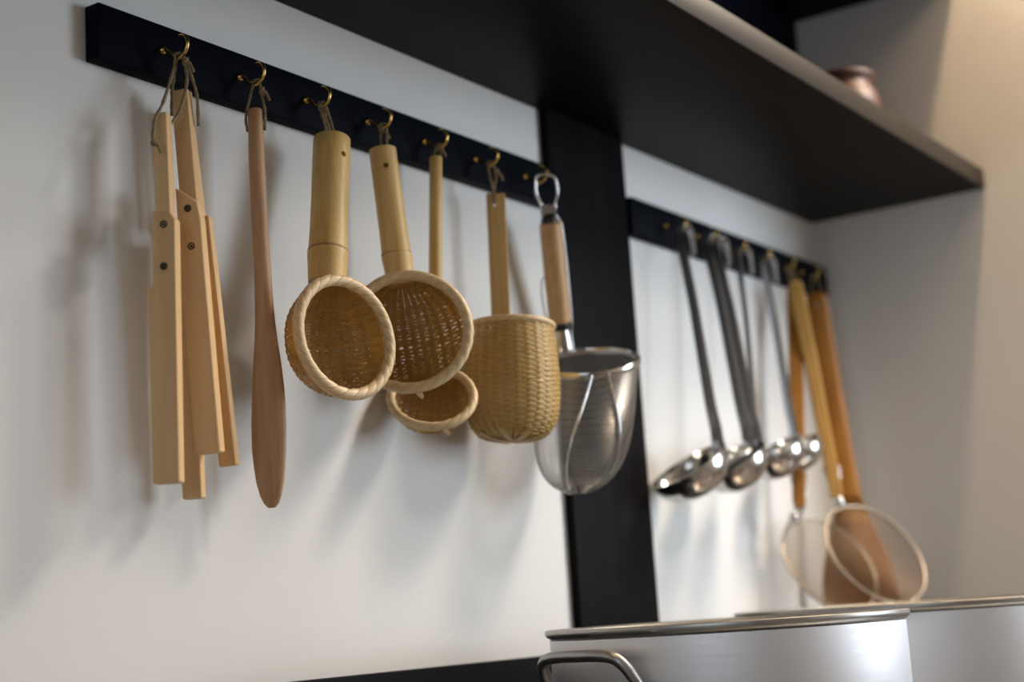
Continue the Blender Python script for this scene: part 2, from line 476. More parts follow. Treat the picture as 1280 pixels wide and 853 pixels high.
# ------------------------------------------------------------------ wooden spatula
sp = thing('wooden_spatula', V(1.04, -0.04, 0.109), 'long reddish wooden spatula with a rounded blade, beside the folding stand', 'spatula')
K = 1.0/0.955
SPT = [(1.0345, 0.4785, 0.0115, 0.0115), (1.0345, 0.4772, 0.0136, 0.0132), (1.0345, 0.4600, 0.0142, 0.0138), (1.0342, 0.4300, 0.0150, 0.0142), (1.0355, 0.3530, 0.0152, 0.0142), (1.0368, 0.3100, 0.0160, 0.0138),
       (1.0372, 0.2790, 0.0180, 0.0130), (1.0378, 0.2600, 0.0208, 0.0122), (1.0380, 0.2420, 0.0246, 0.0112), (1.0382, 0.2230, 0.0280, 0.0102), (1.0380, 0.2050, 0.0300, 0.0094),
       (1.0372, 0.1830, 0.0312, 0.0086), (1.0364, 0.1620, 0.0306, 0.0080), (1.0364, 0.1450, 0.0278, 0.0074), (1.0364, 0.1320, 0.0246, 0.0068),
       (1.0366, 0.1200, 0.0190, 0.0060), (1.0370, 0.1130, 0.0130, 0.0050), (1.0372, 0.1095, 0.0064, 0.0036)]
WDIR = Vector((0.62, -0.785, 0))       # across the blade
TDIR = Vector((-0.785, -0.62, 0))
rs = []
for x, z, wv, tv in SPT:
    c = V(x, -0.0400, z)
    rs.append([c + WDIR*(wv/2*math.cos(a)) + TDIR*(tv/2*math.sin(a)) for a in [2*math.pi*i/20 for i in range(20)]])
b = obj('body', MB().rings(rs), 'beech', sp, 60)
drill(b, V(1.0345, -0.040, 0.458)-WDIR*0.02, V(1.0345, -0.040, 0.458)+WDIR*0.02, 0.0022)
hx = 1.0375
twine([[V(1.0300, -0.034, 0.457), V(1.0280, -0.034, 0.470), V(1.0330, -0.036, 0.492), V(hx, -0.037, 0.5065), V(hx, -0.0395, 0.5078), V(hx+0.001, -0.0425, 0.5065),
        V(hx+0.001, -0.0455, 0.492), V(1.0395, -0.0475, 0.475), V(1.0390, -0.0470, 0.458)]], sp, 0.0014, [(V(hx+0.002, -0.046, 0.4960), 0.0032)])

# ------------------------------------------------------------------ bamboo strainers
def bamboo_handle(parent, pts, radii, n=28, material='bamboo'):
    P = [Vector(p) for p in pts]
    rs = []
    ax = (P[0]-P[-1]).normalized()
    ref = Vector((1, 0, 0))
    u = (ref-ax*ref.dot(ax)).normalized()
    v = ax.cross(u)
    for p, r in zip(P, radii):
        rs.append([p+(u*math.cos(2*math.pi*i/n)+v*math.sin(2*math.pi*i/n))*r for i in range(n)])
    return obj('handle', MB().rings(rs), material, parent, 45)

def lerp(a, b, t):
    return Vector(a)*(1-t)+Vector(b)*t

def rim_with_wraps(parent, C, n, R, r, wraps, skew=3, material='rim', vis_name='rim'):
    n = Vector(n).normalized()
    ref = Vector((0, 0, 1)) if abs(n.z) < 0.9 else Vector((1, 0, 0))
    u = (ref-n*ref.dot(n)).normalized()
    v = n.cross(u)
    pts = [Vector(C)+(u*math.cos(a)+v*math.sin(a))*R for a in [2*math.pi*i/48 for i in range(48)]]
    rim = obj(vis_name, MB().tube(pts, r*0.90, 8, closed=True), 'node', parent, 60)
    # one binding turn, shared by all
    dth = 2*math.pi/wraps
    na, nt = 12, 4
    vs, fs = [], []
    for j in range(nt+1):
        s = j/nt
        bul = r*(0.93+0.07*math.sin(math.pi*s)**0.4)
        for i in range(na+1):
            al = 2*math.pi*i/na
            th = dth*0.955*(s-0.5)+dth*skew*(i/na-0.5)
            rad = u*math.cos(th)+v*math.sin(th)
            vs.append(rad*(R+bul*math.cos(al+math.pi)) + n*(bul*math.sin(al+math.pi)))
    for j in range(nt):
        for i in range(na):
            a = j*(na+1)+i
            fs.append((a, a+1, a+na+2, a+na+1))
    me = bpy.data.meshes.new('rim_wrap')
    me.from_pydata(vs, [], fs)
    finish(me, 70)
    me.materials.append(M[material])
    for k in range(wraps):
        o = bpy.data.objects.new('rim_wrap', me)
        COL.objects.link(o)
        o.parent = rim
        o.rotation_mode = 'QUATERNION'
        o.rotation_quaternion = Quaternion(n, k*dth)
        o.location = Vector(C)-ORG[parent.name]
    return rim

def fan_strainer(parent, C, n, upto, R, D, rim_r, nribs, rows, wraps, hw, weave='weave', skew=3):
    """bowl of split ribs fanning out from the handle, woven across with strands"""
    C = Vector(C)
    n = Vector(n).normalized()
    v = Vector(upto)-C
    v = (v-n*v.dot(n)).normalized()
    u = v.cross(n)
    rim_with_wraps(parent, C, n, R, rim_r, wraps, skew)
    Rw = R*0.985
    def surf(tau, uu):
        """tau 0 = rim foot, 1 = rim top; uu = across"""
        th = math.pi*tau
        beta = math.pi*(tau-0.5)
        half = max(Rw*math.cos(beta), 1e-5)
        q = max(-1.0, min(1.0, uu/half))
        s = math.sqrt(max(0.0, 1-q*q))
        cs, sn = -math.cos(th), math.sin(th)
        vc = Rw*math.copysign(abs(cs)**0.85, cs)
        wc = D*abs(sn)**0.80
        ss = s**0.85
        vv = Rw*math.sin(beta) + (vc-Rw*math.sin(beta))*ss
        return C + u*uu + v*vv - n*(wc*ss)
    def nrm(tau, uu):
        e = 0.004
        h = max(Rw*math.cos(math.pi*(tau-0.5)), 1e-5)*0.97
        uu = max(-h, min(h, uu))
        a = surf(min(0.995, tau+e), uu)-surf(max(0.005, tau-e), uu)
        b_ = surf(tau, min(h, uu+0.0008))-surf(tau, max(-h, uu-0.0008))
        k = b_.cross(a)
        if k.length < 1e-12:
            return -n
        k.normalize()
        return k if k.dot(surf(tau, uu)-(C+n*0.01)) > 0 else -k
    sj = [-1+2*(j+0.5)/nribs for j in range(nribs)]
    def urib(j, tau):
        half = Rw*math.cos(math.pi*(tau-0.5))
        if tau >= 0.5:
            return sj[j]*max(half, hw*0.9)*0.98 if half > hw else sj[j]*half*0.98
        return sj[j]*Rw*0.98
    # ribs
    for j in range(nribs):
        pts, ds, ws = [], [], []
        for i in range(0, 23):
            tau = 0.985-0.97*i/22
            half = Rw*math.cos(math.pi*(tau-0.5))
            uu = urib(j, tau)
            if abs(uu) > half*0.985:
                if tau < 0.5:
                    break
                uu = math.copysign(half*0.985, uu)
            pts.append(surf(tau, uu))
            N = nrm(tau, uu)
            ds.append(N)
            wmax = 2*Rw/nribs*0.60
            ws.append(max(0.0016, min(wmax, wmax*half/Rw*1.25)))
        if len(pts) < 4:
            continue
        wd = []
        for i in range(len(pts)):
            T = (pts[min(i+1, len(pts)-1)]-pts[max(i-1, 0)]).normalized()
            wd.append(T.cross(ds[i]))
        obj('rib', MB().strip(pts, wd, ws, 0.0016), 'rib', parent, 60)
    # weavers
    mb = MB()
    for k in range(rows):
        tau = 0.03+0.94*(k+0.5)/rows
        half = Rw*math.cos(math.pi*(tau-0.5))*0.995
        us = [urib(j, tau) for j in range(nribs)]
        us = [x for x in us if abs(x) < half*0.97]
        first = next((j for j in range(nribs) if abs(urib(j, tau)) < half*0.97), 0)
        knots = [(-half, 0)] + [(x, 1 if (j+first+k) % 2 else -1) for j, x in enumerate(us)] + [(half, 0)]
        pts = []
        jit = R_.uniform(-0.12, 0.12)*math.pi/rows/3
        for a, b_ in zip(knots[:-1], knots[1:]):
            for s in range(4):
                t = s/4
                uu = a[0]+(b_[0]-a[0])*t
                amp = a[1]+(b_[1]-a[1])*(0.5-0.5*math.cos(math.pi*t))
                tt = tau+jit*math.sin(uu*60)
                pts.append(surf(tt, uu)+nrm(tt, uu)*(amp*0.0009))
        pts.append(surf(tau, half))
        hk = R_.uniform(0.86, 1.0)
        K_ = len(pts)
        rings = []
        for i, p in enumerate(pts):
            T = pts[min(i+1, K_-1)]-pts[max(i-1, 0)]
            if T.length < 1e-9:
                T = u.copy()
            T.normalize()
            N = nrm(tau, max(-half*0.95, min(half*0.95, (p-C).dot(u))))
            N = (N-T*N.dot(T)).normalized()
            B = T.cross(N)
            uu = max(-half*0.97, min(half*0.97, (p-C).dot(u)))
            sp_ = (surf(min(0.99, tau+0.47/rows), uu)-surf(max(0.01, tau-0.47/rows), uu)).length
            hgt = max(0.0012, min(0.0052, sp_*0.98*hk))
            rings.append([p+B*hgt/2, p+N*0.00055, p-B*hgt/2, p-N*0.00055])
        mb.rings(rings)
    o = obj('weaver_strands', mb, weave, parent, 50, 'golden bamboo strands woven across the ribs', 'stuff')
    return o

# first strainer: thick handle, opening towards the room
s3 = thing('bamboo_strainer', V(1.095, -0.06, 0.20), 'round bamboo strainer with the thickest handle, next to the spatula', 'strainer', 'bamboo strainers')
p0, p1, p2 = V(1.1304, -0.050, 0.4685), V(1.1040, -0.0605, 0.3455), V(1.0985, -0.0630, 0.3180)
hp = [lerp(p0, p1, t) for t in (0, 0.006, 0.2, 0.5, 0.75, 0.88, 0.94)] + [lerp(p1, p2, t) for t in (-0.10, 0.0, 0.12, 0.35, 0.7, 1.0)]
h3 = bamboo_handle(s3, hp, [0.0176, 0.0181, 0.0182, 0.0178, 0.0179, 0.0183, 0.0186, 0.0191, 0.0194, 0.0190, 0.0186, 0.0182, 0.0176])
drill(h3, V(1.1290, -0.050, 0.4480)+Vector((-0.005, -0.0, 0)), V(1.1290, -0.05, 0.4480)+Vector((-0.006, -0.04, 0.0)), 0.0029)
def node_ring(parent, c, ax, r, n=28):
    pr = [(r*0.97, -0.0022), (r*1.012, -0.0012), (r*1.02, 0.0), (r*1.008, 0.0011), (r*0.97, 0.002)]
    obj('node_ring', MB().lathe(pr, n, c, ax), 'node', parent, 60)
node_ring(s3, lerp(p1, p2, -0.16), p0-p1, 0.0188)
fan_strainer(s3, V(1.0949, -0.085, 0.2634), (-0.1661, -0.9831, 0.0771), V(1.1000, -0.063, 0.335), 0.0543, 0.052, 0.0057, 12, 50, 26, 0.018)
hx = 1.1298
twine([[V(1.1260, -0.050, 0.464), V(1.1265, -0.045, 0.485), V(hx-0.001, -0.037, 0.5065), V(hx, -0.039, 0.508), V(hx+0.001, -0.0425, 0.5065), V(1.1335, -0.048, 0.485), V(1.1340, -0.052, 0.464)],
       [V(1.1290, -0.052, 0.464), V(1.1290, -0.046, 0.486), V(hx, -0.0385, 0.5065)]], s3, 0.0015, [(V(hx, -0.039, 0.504), 0.0028)])

# second strainer: turned to the camera side
s4 = thing('bamboo_strainer', V(1.21, -0.06, 0.22), 'round bamboo strainer overlapped by the thick-handled one, golden light through its weave', 'strainer', 'bamboo strainers')
p0, p1, p2 = V(1.2215, -0.0400, 0.4805), V(1.2247, -0.0490, 0.3640), V(1.2240, -0.0535, 0.3350)
hp = [lerp(p0, p1, t) for t in (0, 0.006, 0.2, 0.5, 0.75, 0.88, 0.94)] + [lerp(p1, p2, t) for t in (-0.10, 0.0, 0.12, 0.35, 0.7, 1.0)]
h4 = bamboo_handle(s4, hp, [0.0132, 0.0139, 0.0141, 0.0142, 0.0144, 0.0147, 0.0149, 0.0154, 0.0157, 0.0152, 0.0146, 0.0142, 0.013])
drill(h4, V(1.2190, -0.045, 0.4590), V(1.2190, -0.045, 0.4590)+Vector((-0.04, -0.035, 0.0)), 0.0029)
node_ring(s4, lerp(p1, p2, -0.16), p0-p1, 0.0152)
fan_strainer(s4, V(1.2108, -0.070, 0.2846), (-0.7959, -0.5902, 0.1353), V(1.2240, -0.052, 0.350), 0.0585, 0.052, 0.0057, 12, 52, 27, 0.014)
hx = 1.2250
twine([[V(1.2210, -0.039, 0.476), V(1.2225, -0.038, 0.490), V(hx-0.001, -0.037, 0.5065), V(hx, -0.039, 0.508), V(hx+0.001, -0.0425, 0.5065), V(1.2250, -0.0435, 0.490), V(1.2235, -0.043, 0.476)]],
      s4, 0.0015, [(V(hx, -0.0375, 0.5055), 0.0036), (V(hx, -0.0395, 0.502), 0.0028)])

# third strainer: small shallow bowl on a thin stick
s5 = thing('bamboo_strainer', V(1.27, -0.05, 0.19), 'small shallow bamboo strainer on a thin stick, lowest of the bamboo strainers', 'strainer', 'bamboo strainers')
p0, p1 = V(1.3187, -0.036, 0.4935), V(1.2960, -0.036, 0.258)
h5 = bamboo_handle(s5, [lerp(p0, p1, t) for t in (0, 0.005, 0.3, 0.6, 0.9, 1.0)], [0.0062, 0.0070, 0.0071, 0.0072, 0.0073, 0.0070], 18)
fan_strainer(s5, V(1.2696, -0.050, 0.2260), (-0.6132, -0.4997, 0.6118), V(1.2960, -0.036, 0.265), 0.0422, 0.026, 0.0048, 11, 34, 20, 0.008)
hx = 1.3218
twine([[V(1.3170, -0.034, 0.490), V(1.3185, -0.035, 0.498), V(hx-0.001, -0.037, 0.5065), V(hx, -0.039, 0.508), V(hx+0.001, -0.0425, 0.5065), V(1.3220, -0.041, 0.497), V(1.3205, -0.039, 0.489)]],
      s5, 0.0015, [(V(hx, -0.0395, 0.5035), 0.0026)])

# cut ends of the bindings sticking out under two rims
def binding_end(parent, a, b, wd):
    obj('binding_end', MB().strip([a, lerp(a, b, 0.5), b], wd, [0.0055, 0.0050, 0.0030], 0.0009), 'rim', parent, 40, 'pale cut end of the rim binding')
binding_end(s5, V(1.2535, -0.0715, 0.1925), V(1.2590, -0.0765, 0.1835), (0.5, -0.6, 0.6))
binding_end(s4, V(1.2075, -0.0800, 0.2220), V(1.2105, -0.0830, 0.2160), (0.6, -0.7, 0.2))

# deep basket strainer with a flat handle
s6 = thing('basket_strainer', V(1.39, -0.065, 0.187), 'deep woven bamboo basket strainer with a flat board handle, upright', 'strainer', 'bamboo strainers')
C6T, C6B = V(1.3986, -0.065, 0.3110), V(1.3900, -0.065, 0.1870)
ax6 = (C6T-C6B).normalized()
H6 = (C6T-C6B).length
def prof6(t):
    """radius at height fraction t (0 = foot)"""
    pts = [(0.0, 0.0), (0.004, 0.014), (0.012, 0.024), (0.035, 0.034), (0.075, 0.0405), (0.13, 0.0455), (0.22, 0.0492), (0.36, 0.0512), (0.55, 0.0516), (0.78, 0.0492), (1.0, 0.0462)]
    for (a, ra), (b_, rb) in zip(pts[:-1], pts[1:]):
        if t <= b_:
            return ra+(rb-ra)*(t-a)/(b_-a)
    return pts[-1][1]
u6 = (Vector((1, 0, 0))-ax6*ax6.x).normalized()
v6 = ax6.cross(u6)
def surf6(t, a, off=0.0):
    return C6B+ax6*(H6*t)+(u6*math.cos(a)+v6*math.sin(a))*(prof6(t)+off)
NR6 = 26
me_rib = None
for j in range(NR6):
    a = 2*math.pi*j/NR6
    ts = [0.0, 0.004, 0.012, 0.035, 0.075, 0.13, 0.22, 0.36, 0.55, 0.78, 0.985]
    pts = [surf6(t, a) for t in ts]
    wd = [-u6*math.sin(a)+v6*math.cos(a)]*len(ts)
    obj('rib', MB().strip(pts, wd, [0.001, 0.0025, 0.004]+[0.0062]*8, 0.0011), 'rib', s6, 60)
mb = MB()
rows6 = 44
for k in range(rows6):
    t0 = 0.018+0.965*(k+0.5)/rows6
    pts = []
    n6 = NR6*4
    for i in range(n6):
        a = 2*math.pi*i/n6
        amp = math.cos(math.pi*i/4)*(1 if k % 2 else -1)
        pts.append((a, t0+0.0012*math.sin(3*a+k), amp))
    rg = []
    hgt = 0.0028*R_.uniform(0.88, 1.04)
    for a, t, amp in pts:
        p = surf6(t, a, amp*0.00065)
        N = u6*math.cos(a)+v6*math.sin(a)
        rg.append([p+ax6*hgt/2, p+N*0.0006, p-ax6*hgt/2, p-N*0.0006])
    mb.rings(rg, closed=True)
obj('weaver_strands', mb, 'weave6', s6, 50, 'pale bamboo strands woven around the ribs', 'stuff')
# crossing splints under the basket
for j in range(4):
    a = j*math.pi/4+0.3
    d = u6*math.cos(a)+v6*math.sin(a)
    e = -u6*math.sin(a)+v6*math.cos(a)
    pts = [C6B+d*(x*0.040)+ax6*(0.0085*abs(x)**2.6-0.0015-0.0003*j) for x in (-1, -0.75, -0.5, 0, 0.5, 0.75, 1)]
    obj('base_splint', MB().strip(pts, e, 0.0075, 0.001), 'weave6', s6, 60)
rim_with_wraps(s6, C6T, ax6, 0.0462, 0.0036, 26, 2)
hb = board('handle', rect(0.0212), V(1.4225, -0.0405, 0.4725), V(1.4190, -0.0370, 0.215), (-0.80, -0.60, 0), 0.0055, 'bamboo2', s6, 0.0012)
drill(hb, V(1.4190, -0.041, 0.4590)+Vector((0.02, 0.016, 0)), V(1.4190, -0.041, 0.4590)-Vector((0.02, 0.016, 0)), 0.0019)
hx = 1.4173
twine([[V(1.4180, -0.0430, 0.459), V(1.4150, -0.0440, 0.470), V(1.4150, -0.0400, 0.488), V(hx-0.001, -0.037, 0.5065), V(hx, -0.039, 0.508), V(hx+0.001, -0.0425, 0.5065), V(1.4200, -0.044, 0.490), V(1.4190, -0.041, 0.476), V(1.4215, -0.037, 0.462)]],
      s6, 0.0015, [(V(hx+0.003, -0.046, 0.4950), 0.0034)])

# ------------------------------------------------------------------ wire mesh: a bowl of crossing wires
def mesh_bowl(ringf, nr, nm, r, sides=3, mb=None, n_on_ring=72):
    """ringf(t, a) -> point; nr rings, nm meridians"""
    mb = mb or MB()
    for k in range(nr):
        t = (k+0.5)/nr
        mb.tube([ringf(t, 2*math.pi*i/n_on_ring) for i in range(n_on_ring)], r, sides, closed=True)
    for j in range(nm):
        a = 2*math.pi*j/nm
        mb.tube([ringf(i/20*0.99, a) for i in range(21)], r, sides, cap=False)
    return mb

s7 = thing('noodle_strainer', V(1.505, -0.07, 0.13), 'deep steel wire-mesh noodle strainer with a turned wooden handle, by the dark post', 'strainer')
C7 = V(1.5385, -0.0745, 0.2850)
B7 = V(1.5020, -0.0745, 0.1310)
n7 = Vector((-0.33, -0.20, 0.92)).normalized()
u7 = (Vector((1, 0, 0))-n7*n7.x).normalized()
v7 = n7.cross(u7)
R7 = 0.0600
def f7(t, a, off=0.0):
    s = t
    rr = R7*0.985*(1-0.06*s)*(max(0.0, 1-s**4.5))**0.5 if s < 0.999 else 0.0
    # flatten the sides a little where the stay wires pull
    rr *= 1-0.05*s*math.cos(4*a)
    c = C7+(B7-C7)*s
    # rings level out towards the foot
    nn = n7.lerp(Vector((-0.05, 0, 1)), min(1, s*1.6)).normalized()
    uu = (Vector((1, 0, 0))-nn*nn.x).normalized()
    vv = nn.cross(uu)
    return c+(uu*math.cos(a)+vv*math.sin(a))*(rr+off)
obj('wire_mesh', mesh_bowl(f7, 44, 92, 0.00034, 4), 'mesh', s7, 0, 'fine grey steel wire mesh', 'stuff')
prf = []
rim_pts = [C7+(u7*math.cos(a)+v7*math.sin(a))*R7 for a in [2*math.pi*i/64 for i in range(64)]]
rg = []
for i in range(64):
    a = 2*math.pi*i/64
    d = u7*math.cos(a)+v7*math.sin(a)
    rg.append([C7+d*(R7+x)+n7*z for x, z in ((-0.0018, -0.0035), (-0.0012, -0.0046), (0.0014, -0.0046), (0.0022, -0.0030), (0.0022, 0.0024), (0.0014, 0.0034), (-0.0010, 0.0034), (-0.0018, 0.0024))])
obj('rim_band', MB().rings(rg, closed=True), 'steel', s7, 50)
def stay(a0, a1, t1, nm='stay_wire'):
    obj(nm, MB().tube([f7(t1*i/16, a0+(a1-a0)*(i/16)**1.2, 0.0016) for i in range(17)], 0.0014, 8), 'chrome', s7, 60)
vc = math.atan2(-0.52, -0.86)
stay(vc+0.10, vc-0.45, 0.965)
stay(vc+0.42, vc+1.15, 0.88)
# handle
t7, b7 = V(1.5230, -0.0470, 0.4545), V(1.5560, -0.0310, 0.3395)
d7 = (t7-b7).normalized()
L7 = (t7-b7).length
obj('grip', MB().lathe([(0.0105, 0.0), (0.0128, 0.002), (0.0132, 0.01), (0.0134, L7*0.5), (0.0130, L7-0.01), (0.0126, L7-0.002), (0.0102, L7)], 28, b7, d7, cap=True), 'handlewood', s7, 40)
obj('ferrule', MB().lathe([(0.0107, 0.0), (0.0107, 0.003), (0.0075, 0.0085), (0.0055, 0.0105)], 24, t7, d7, cap=True), 'black', s7, 40)
obj('ferrule', MB().lathe([(0.0112, 0.001), (0.0112, -0.004), (0.0090, -0.008)], 24, b7, d7, cap=True), 'black', s7, 40)
sk0, sk1 = b7-d7*0.006, C7+(u7*0.25+v7*0.97)*R7
j7 = V(1.562, -0.028, 0.306)
obj('socket', MB().rings([[c+(Vector((0.62, -0.785, 0))*math.cos(a)*w_+Vector((0.785, 0.62, 0))*math.sin(a)*q) for a in [2*math.pi*i/20 for i in range(20)]]
    for c, w_, q in ((b7-d7*0.004, 0.0088, 0.0088), (b7-d7*0.014, 0.0096, 0.0080), (lerp(b7, j7, 0.75), 0.0105, 0.0060), (lerp(b7, j7, 1.05), 0.0110, 0.0045))]), 'steel', s7, 40)
hx = 1.5187
mbf = MB()
sd = Vector((0.66, -0.75, 0))
hc = V(hx+0.012, -0.043, 0.5045)
loop = [t7+d7*0.004-sd*0.0085, t7+d7*0.012-sd*0.0080, t7+d7*0.022-sd*0.0085, t7+d7*0.034-sd*0.0125, t7+d7*0.046-sd*0.0125, t7+d7*0.054-sd*0.010,
        t7+d7*0.0575, t7+d7*0.054+sd*0.010, t7+d7*0.046+sd*0.0125, t7+d7*0.034+sd*0.0125, t7+d7*0.022+sd*0.0085, t7+d7*0.012+sd*0.0080, t7+d7*0.004+sd*0.0085]
mbf.tube(spline(loop, 5), 0.0017, 8)
obj('hanging_loop', mbf, 'chrome', s7, 60)
obj('clamp_plate', MB().rings([[t7+d7*h+sd*x+d7.cross(sd)*y for x, y in ((-w_, -0.0022), (w_, -0.0022), (w_, 0.0022), (-w_, 0.0022))] for h, w_ in ((0.008, 0.0095), (0.012, 0.0092), (0.021, 0.0085))]), 'steel', s7, 30)
obj('side_wire', MB().tube(spline([lerp(b7, t7, 0.46)-sd*0.012, lerp(b7, t7, 0.44)-sd*0.0165, lerp(b7, t7, 0.30)-sd*0.0185, lerp(b7, t7, 0.10)-sd*0.0170, b7-d7*0.012-sd*0.009], 5), 0.0010, 7), 'chrome', s7, 60)
obj('side_wire', MB().tube(spline([t7+d7*0.006+sd*0.010, t7-d7*0.006+sd*0.0138, lerp(b7, t7, 0.5)+sd*0.0148, b7+d7*0.004+sd*0.0140, b7-d7*0.014+sd*0.0120, j7+sd*0.013], 5), 0.0011, 7), 'chrome', s7, 60)

# ------------------------------------------------------------------ ladles
nL = Vector((-0.44, 0.26, 0.86)).normalized()
def ladle(top, bot, Rb, depth, label, wtop=0.011, wbot=0.016, n=nL, at=None):
    top, bot = Vector(top), Vector(bot)
    upv = (Vector((0, 0, 1))-n*n.z).normalized()
    if at:                      # where on the rim the handle joins
        upv = (Vector(at)-n*n.dot(Vector(at))).normalized()
    C = bot-upv*Rb
    t = thing('ladle', Vector((C.x, C.y, C.z-depth)), label, 'ladle', 'steel ladles on the rail')
    # bowl shell
    prof = []
    for i in range(13):
        a = math.pi/2*i/12
        prof.append((Rb*math.sin(a)**0.9 if i else 0.0, -depth*math.cos(a)**0.95))
    inner = [(max(0.0, r-0.0012), h+0.0012 if i < 12 else h) for i, (r, h) in enumerate(prof)]
    ring = prof + [(Rb+0.0012, 0.0004), (Rb+0.0010, 0.0014), (Rb-0.0012, 0.0012)] + inner[::-1][1:]
    obj('bowl', MB().lathe(ring, 44, C, n), 'steel', t, 50)
    # handle with a bent-over hook end
    back = (Vector((0, 0, 1))-n*n.z)
    back.z = 0
    back.normalize()
    side = Vector((0.46, -0.89, 0))
    pts = [top+back*0.016+Vector((0, 0, -0.036)), top+back*0.0165+Vector((0, 0, -0.022)), top+back*0.0150+Vector((0, 0, -0.004)), top+back*0.0085+Vector((0, 0, 0.0045)),
           top+Vector((0, 0, 0.0035)), top+back*-0.0035+Vector((0, 0, -0.008)), lerp(top, bot, 0.12)-back*0.003, lerp(top, bot, 0.35), lerp(top, bot, 0.6), lerp(top, bot, 0.82),
           lerp(top, bot, 0.93)+back*0.002, bot+upv*0.002, bot-upv*0.012-n*(depth*0.45)]
    pts[-1] = C+upv*(Rb*0.93)-n*(depth*0.42)+(upv-n)*0.0012
    q = spline(pts, 5)
    ws = []
    for i in range(len(q)):
        f = i/(len(q)-1)
        ws.append(0.006+(wtop-0.006)*min(1, f/0.35) if f < 0.35 else wtop+(wbot-wtop)*((f-0.35)/0.65)**2)
    obj('handle', MB().strip(q, side, ws, 0.0020), 'ladlehandle', t, 50)
    return t
def HK(x):
    return V(x, -0.0385, 0.5085)
ladle(V(1.8630, -0.0430, 0.5065), V(1.8326, -0.0850, 0.2041), 0.0540, 0.042, 'large steel ladle nearest the dark post, bowl lowest and widest', 0.0125, 0.018)
ladle(V(1.9470, -0.0410, 0.5060), V(1.9160, -0.0880, 0.2095), 0.0360, 0.028, 'steel ladle second from the dark post, its bowl nested in the next one', 0.012, 0.016)
ladle(V(1.9585, -0.0490, 0.5040), V(1.9300, -0.0960, 0.2100), 0.0475, 0.039, 'steel ladle third from the dark post, sharing a hook with the second', 0.012, 0.016)
ladle(V(2.0470, -0.0420, 0.5060), V(2.0060, -0.0600, 0.2020), 0.0420, 0.036, 'thin-handled steel ladle, fourth from the dark post', 0.008, 0.009, at=(0.23, 0.36, 0.01))
ladle(V(2.1290, -0.0420, 0.5060), V(2.1335, -0.0600, 0.2260), 0.0390, 0.033, 'steel ladle beside the wooden-handled skimmers, fifth from the dark post', 0.011, 0.014, at=(0.385, 0.18, 0.14))

# ------------------------------------------------------------------ net skimmers
def skimmer(C, n, R, sag, htop, hbot, wv, label, wood, netmat, loc):
    C, n = Vector(C), Vector(n).normalized()
    htop, hbot = Vector(htop), Vector(hbot)
    t = thing('net_skimmer', loc, label, 'skimmer', 'wooden-handled skimmers on the rail')
    v = hbot-C
    v = (v-n*v.dot(n)).normalized()
    u = v.cross(n)
    pts = [C+(u*math.cos(a)+v*math.sin(a))*R for a in [2*math.pi*i/56 for i in range(56)]]
    obj('rim', MB().tube(pts, 0.0021, 8, closed=True), 'agedwire', t, 60)
    mb = MB()
    N = 44
    for ax in (0, 1):
        for k in range(1, N):
            x = -1+2*k/N
            h = math.sqrt(1-x*x)
            line = []
            for i in range(19):
                y = h*(-1+2*i/18)
                a, b_ = (x, y) if ax == 0 else (y, x)
                line.append(C+(u*a+v*b_)*R*0.99-n*(sag*(1-a*a-b_*b_)))
            mb.tube(line, 0.00042, 3, cap=False)
    obj('net', mb, netmat, t, 0, 'fine wire net', 'stuff')
    # handle: flat stick, wire shank twisted to the rim
    L = (hbot-htop).normalized()
    sidev = Vector((0.52, -0.855, 0))
    mbh = MB().strip([lerp(htop, hbot, f) for f in (0, 0.02, 0.5, 0.97, 1.0)], sidev, [wv*0.7, wv*0.95, wv, wv*0.9, wv*0.7], 0.011)
    h = obj('handle', mbh, wood, t, 40)
    drill(h, htop+L*0.014+L.cross(sidev)*0.03, htop+L*0.014-L.cross(sidev)*0.03, 0.0025)
    top = C+v*R
    sh_ = MB()
    for s in (-1, 1):
        sh_.tube(spline([lerp(htop, hbot, 0.86)+sidev*s*wv*0.55, hbot+sidev*s*0.0055, lerp(hbot, top, 0.6)+sidev*s*0.0045, top+u*s*0.012], 5), 0.0016, 7)
    obj('shank', sh_, 'steel', t, 60)
    obj('binding', MB().lathe([(0.0062, -0.006), (0.0075, -0.004), (0.0075, 0.004), (0.0062, 0.006)], 16, lerp(hbot, top, 0.35), L, cap=True), 'steel', t, 50)
    return t, L
nb = (-0.352, -0.789, 0.504)
ta, La = skimmer(V(2.1835, -0.075, 0.0473), nb, 0.0800, 0.022, V(2.2260, -0.0430, 0.4790), V(2.1072, -0.0700, 0.1300), 0.022,
        'wire-net skimmer with an amber handle hanging straight behind the other skimmer', 'amberwood', 'copper', V(2.18, -0.07, -0.02))
twine([[V(2.2240, -0.041, 0.464), V(2.2215, -0.0395, 0.485), V(2.2175, -0.037, 0.5065), V(2.218, -0.039, 0.508), V(2.2185, -0.041, 0.5065), V(2.2260, -0.046, 0.485), V(2.2250, -0.049, 0.464)]], ta, 0.0014)
tb, Lb = skimmer(V(2.176, -0.150, 0.0575), nb, 0.0835, 0.024, V(2.2020, -0.0560, 0.4790), V(2.1756, -0.1000, 0.1420), 0.021,
        'wire-net skimmer with a honey-coloured handle leaning across the amber ones', 'honeywood', 'copper', V(2.17, -0.15, -0.02))
twine([[V(2.2010, -0.050, 0.464), V(2.2100, -0.045, 0.490), V(2.2170, -0.0435, 0.5060), V(2.218, -0.0455, 0.5085), V(2.2185, -0.0480, 0.506), V(2.2110, -0.052, 0.490), V(2.2010, -0.062, 0.464)]], tb, 0.0014)

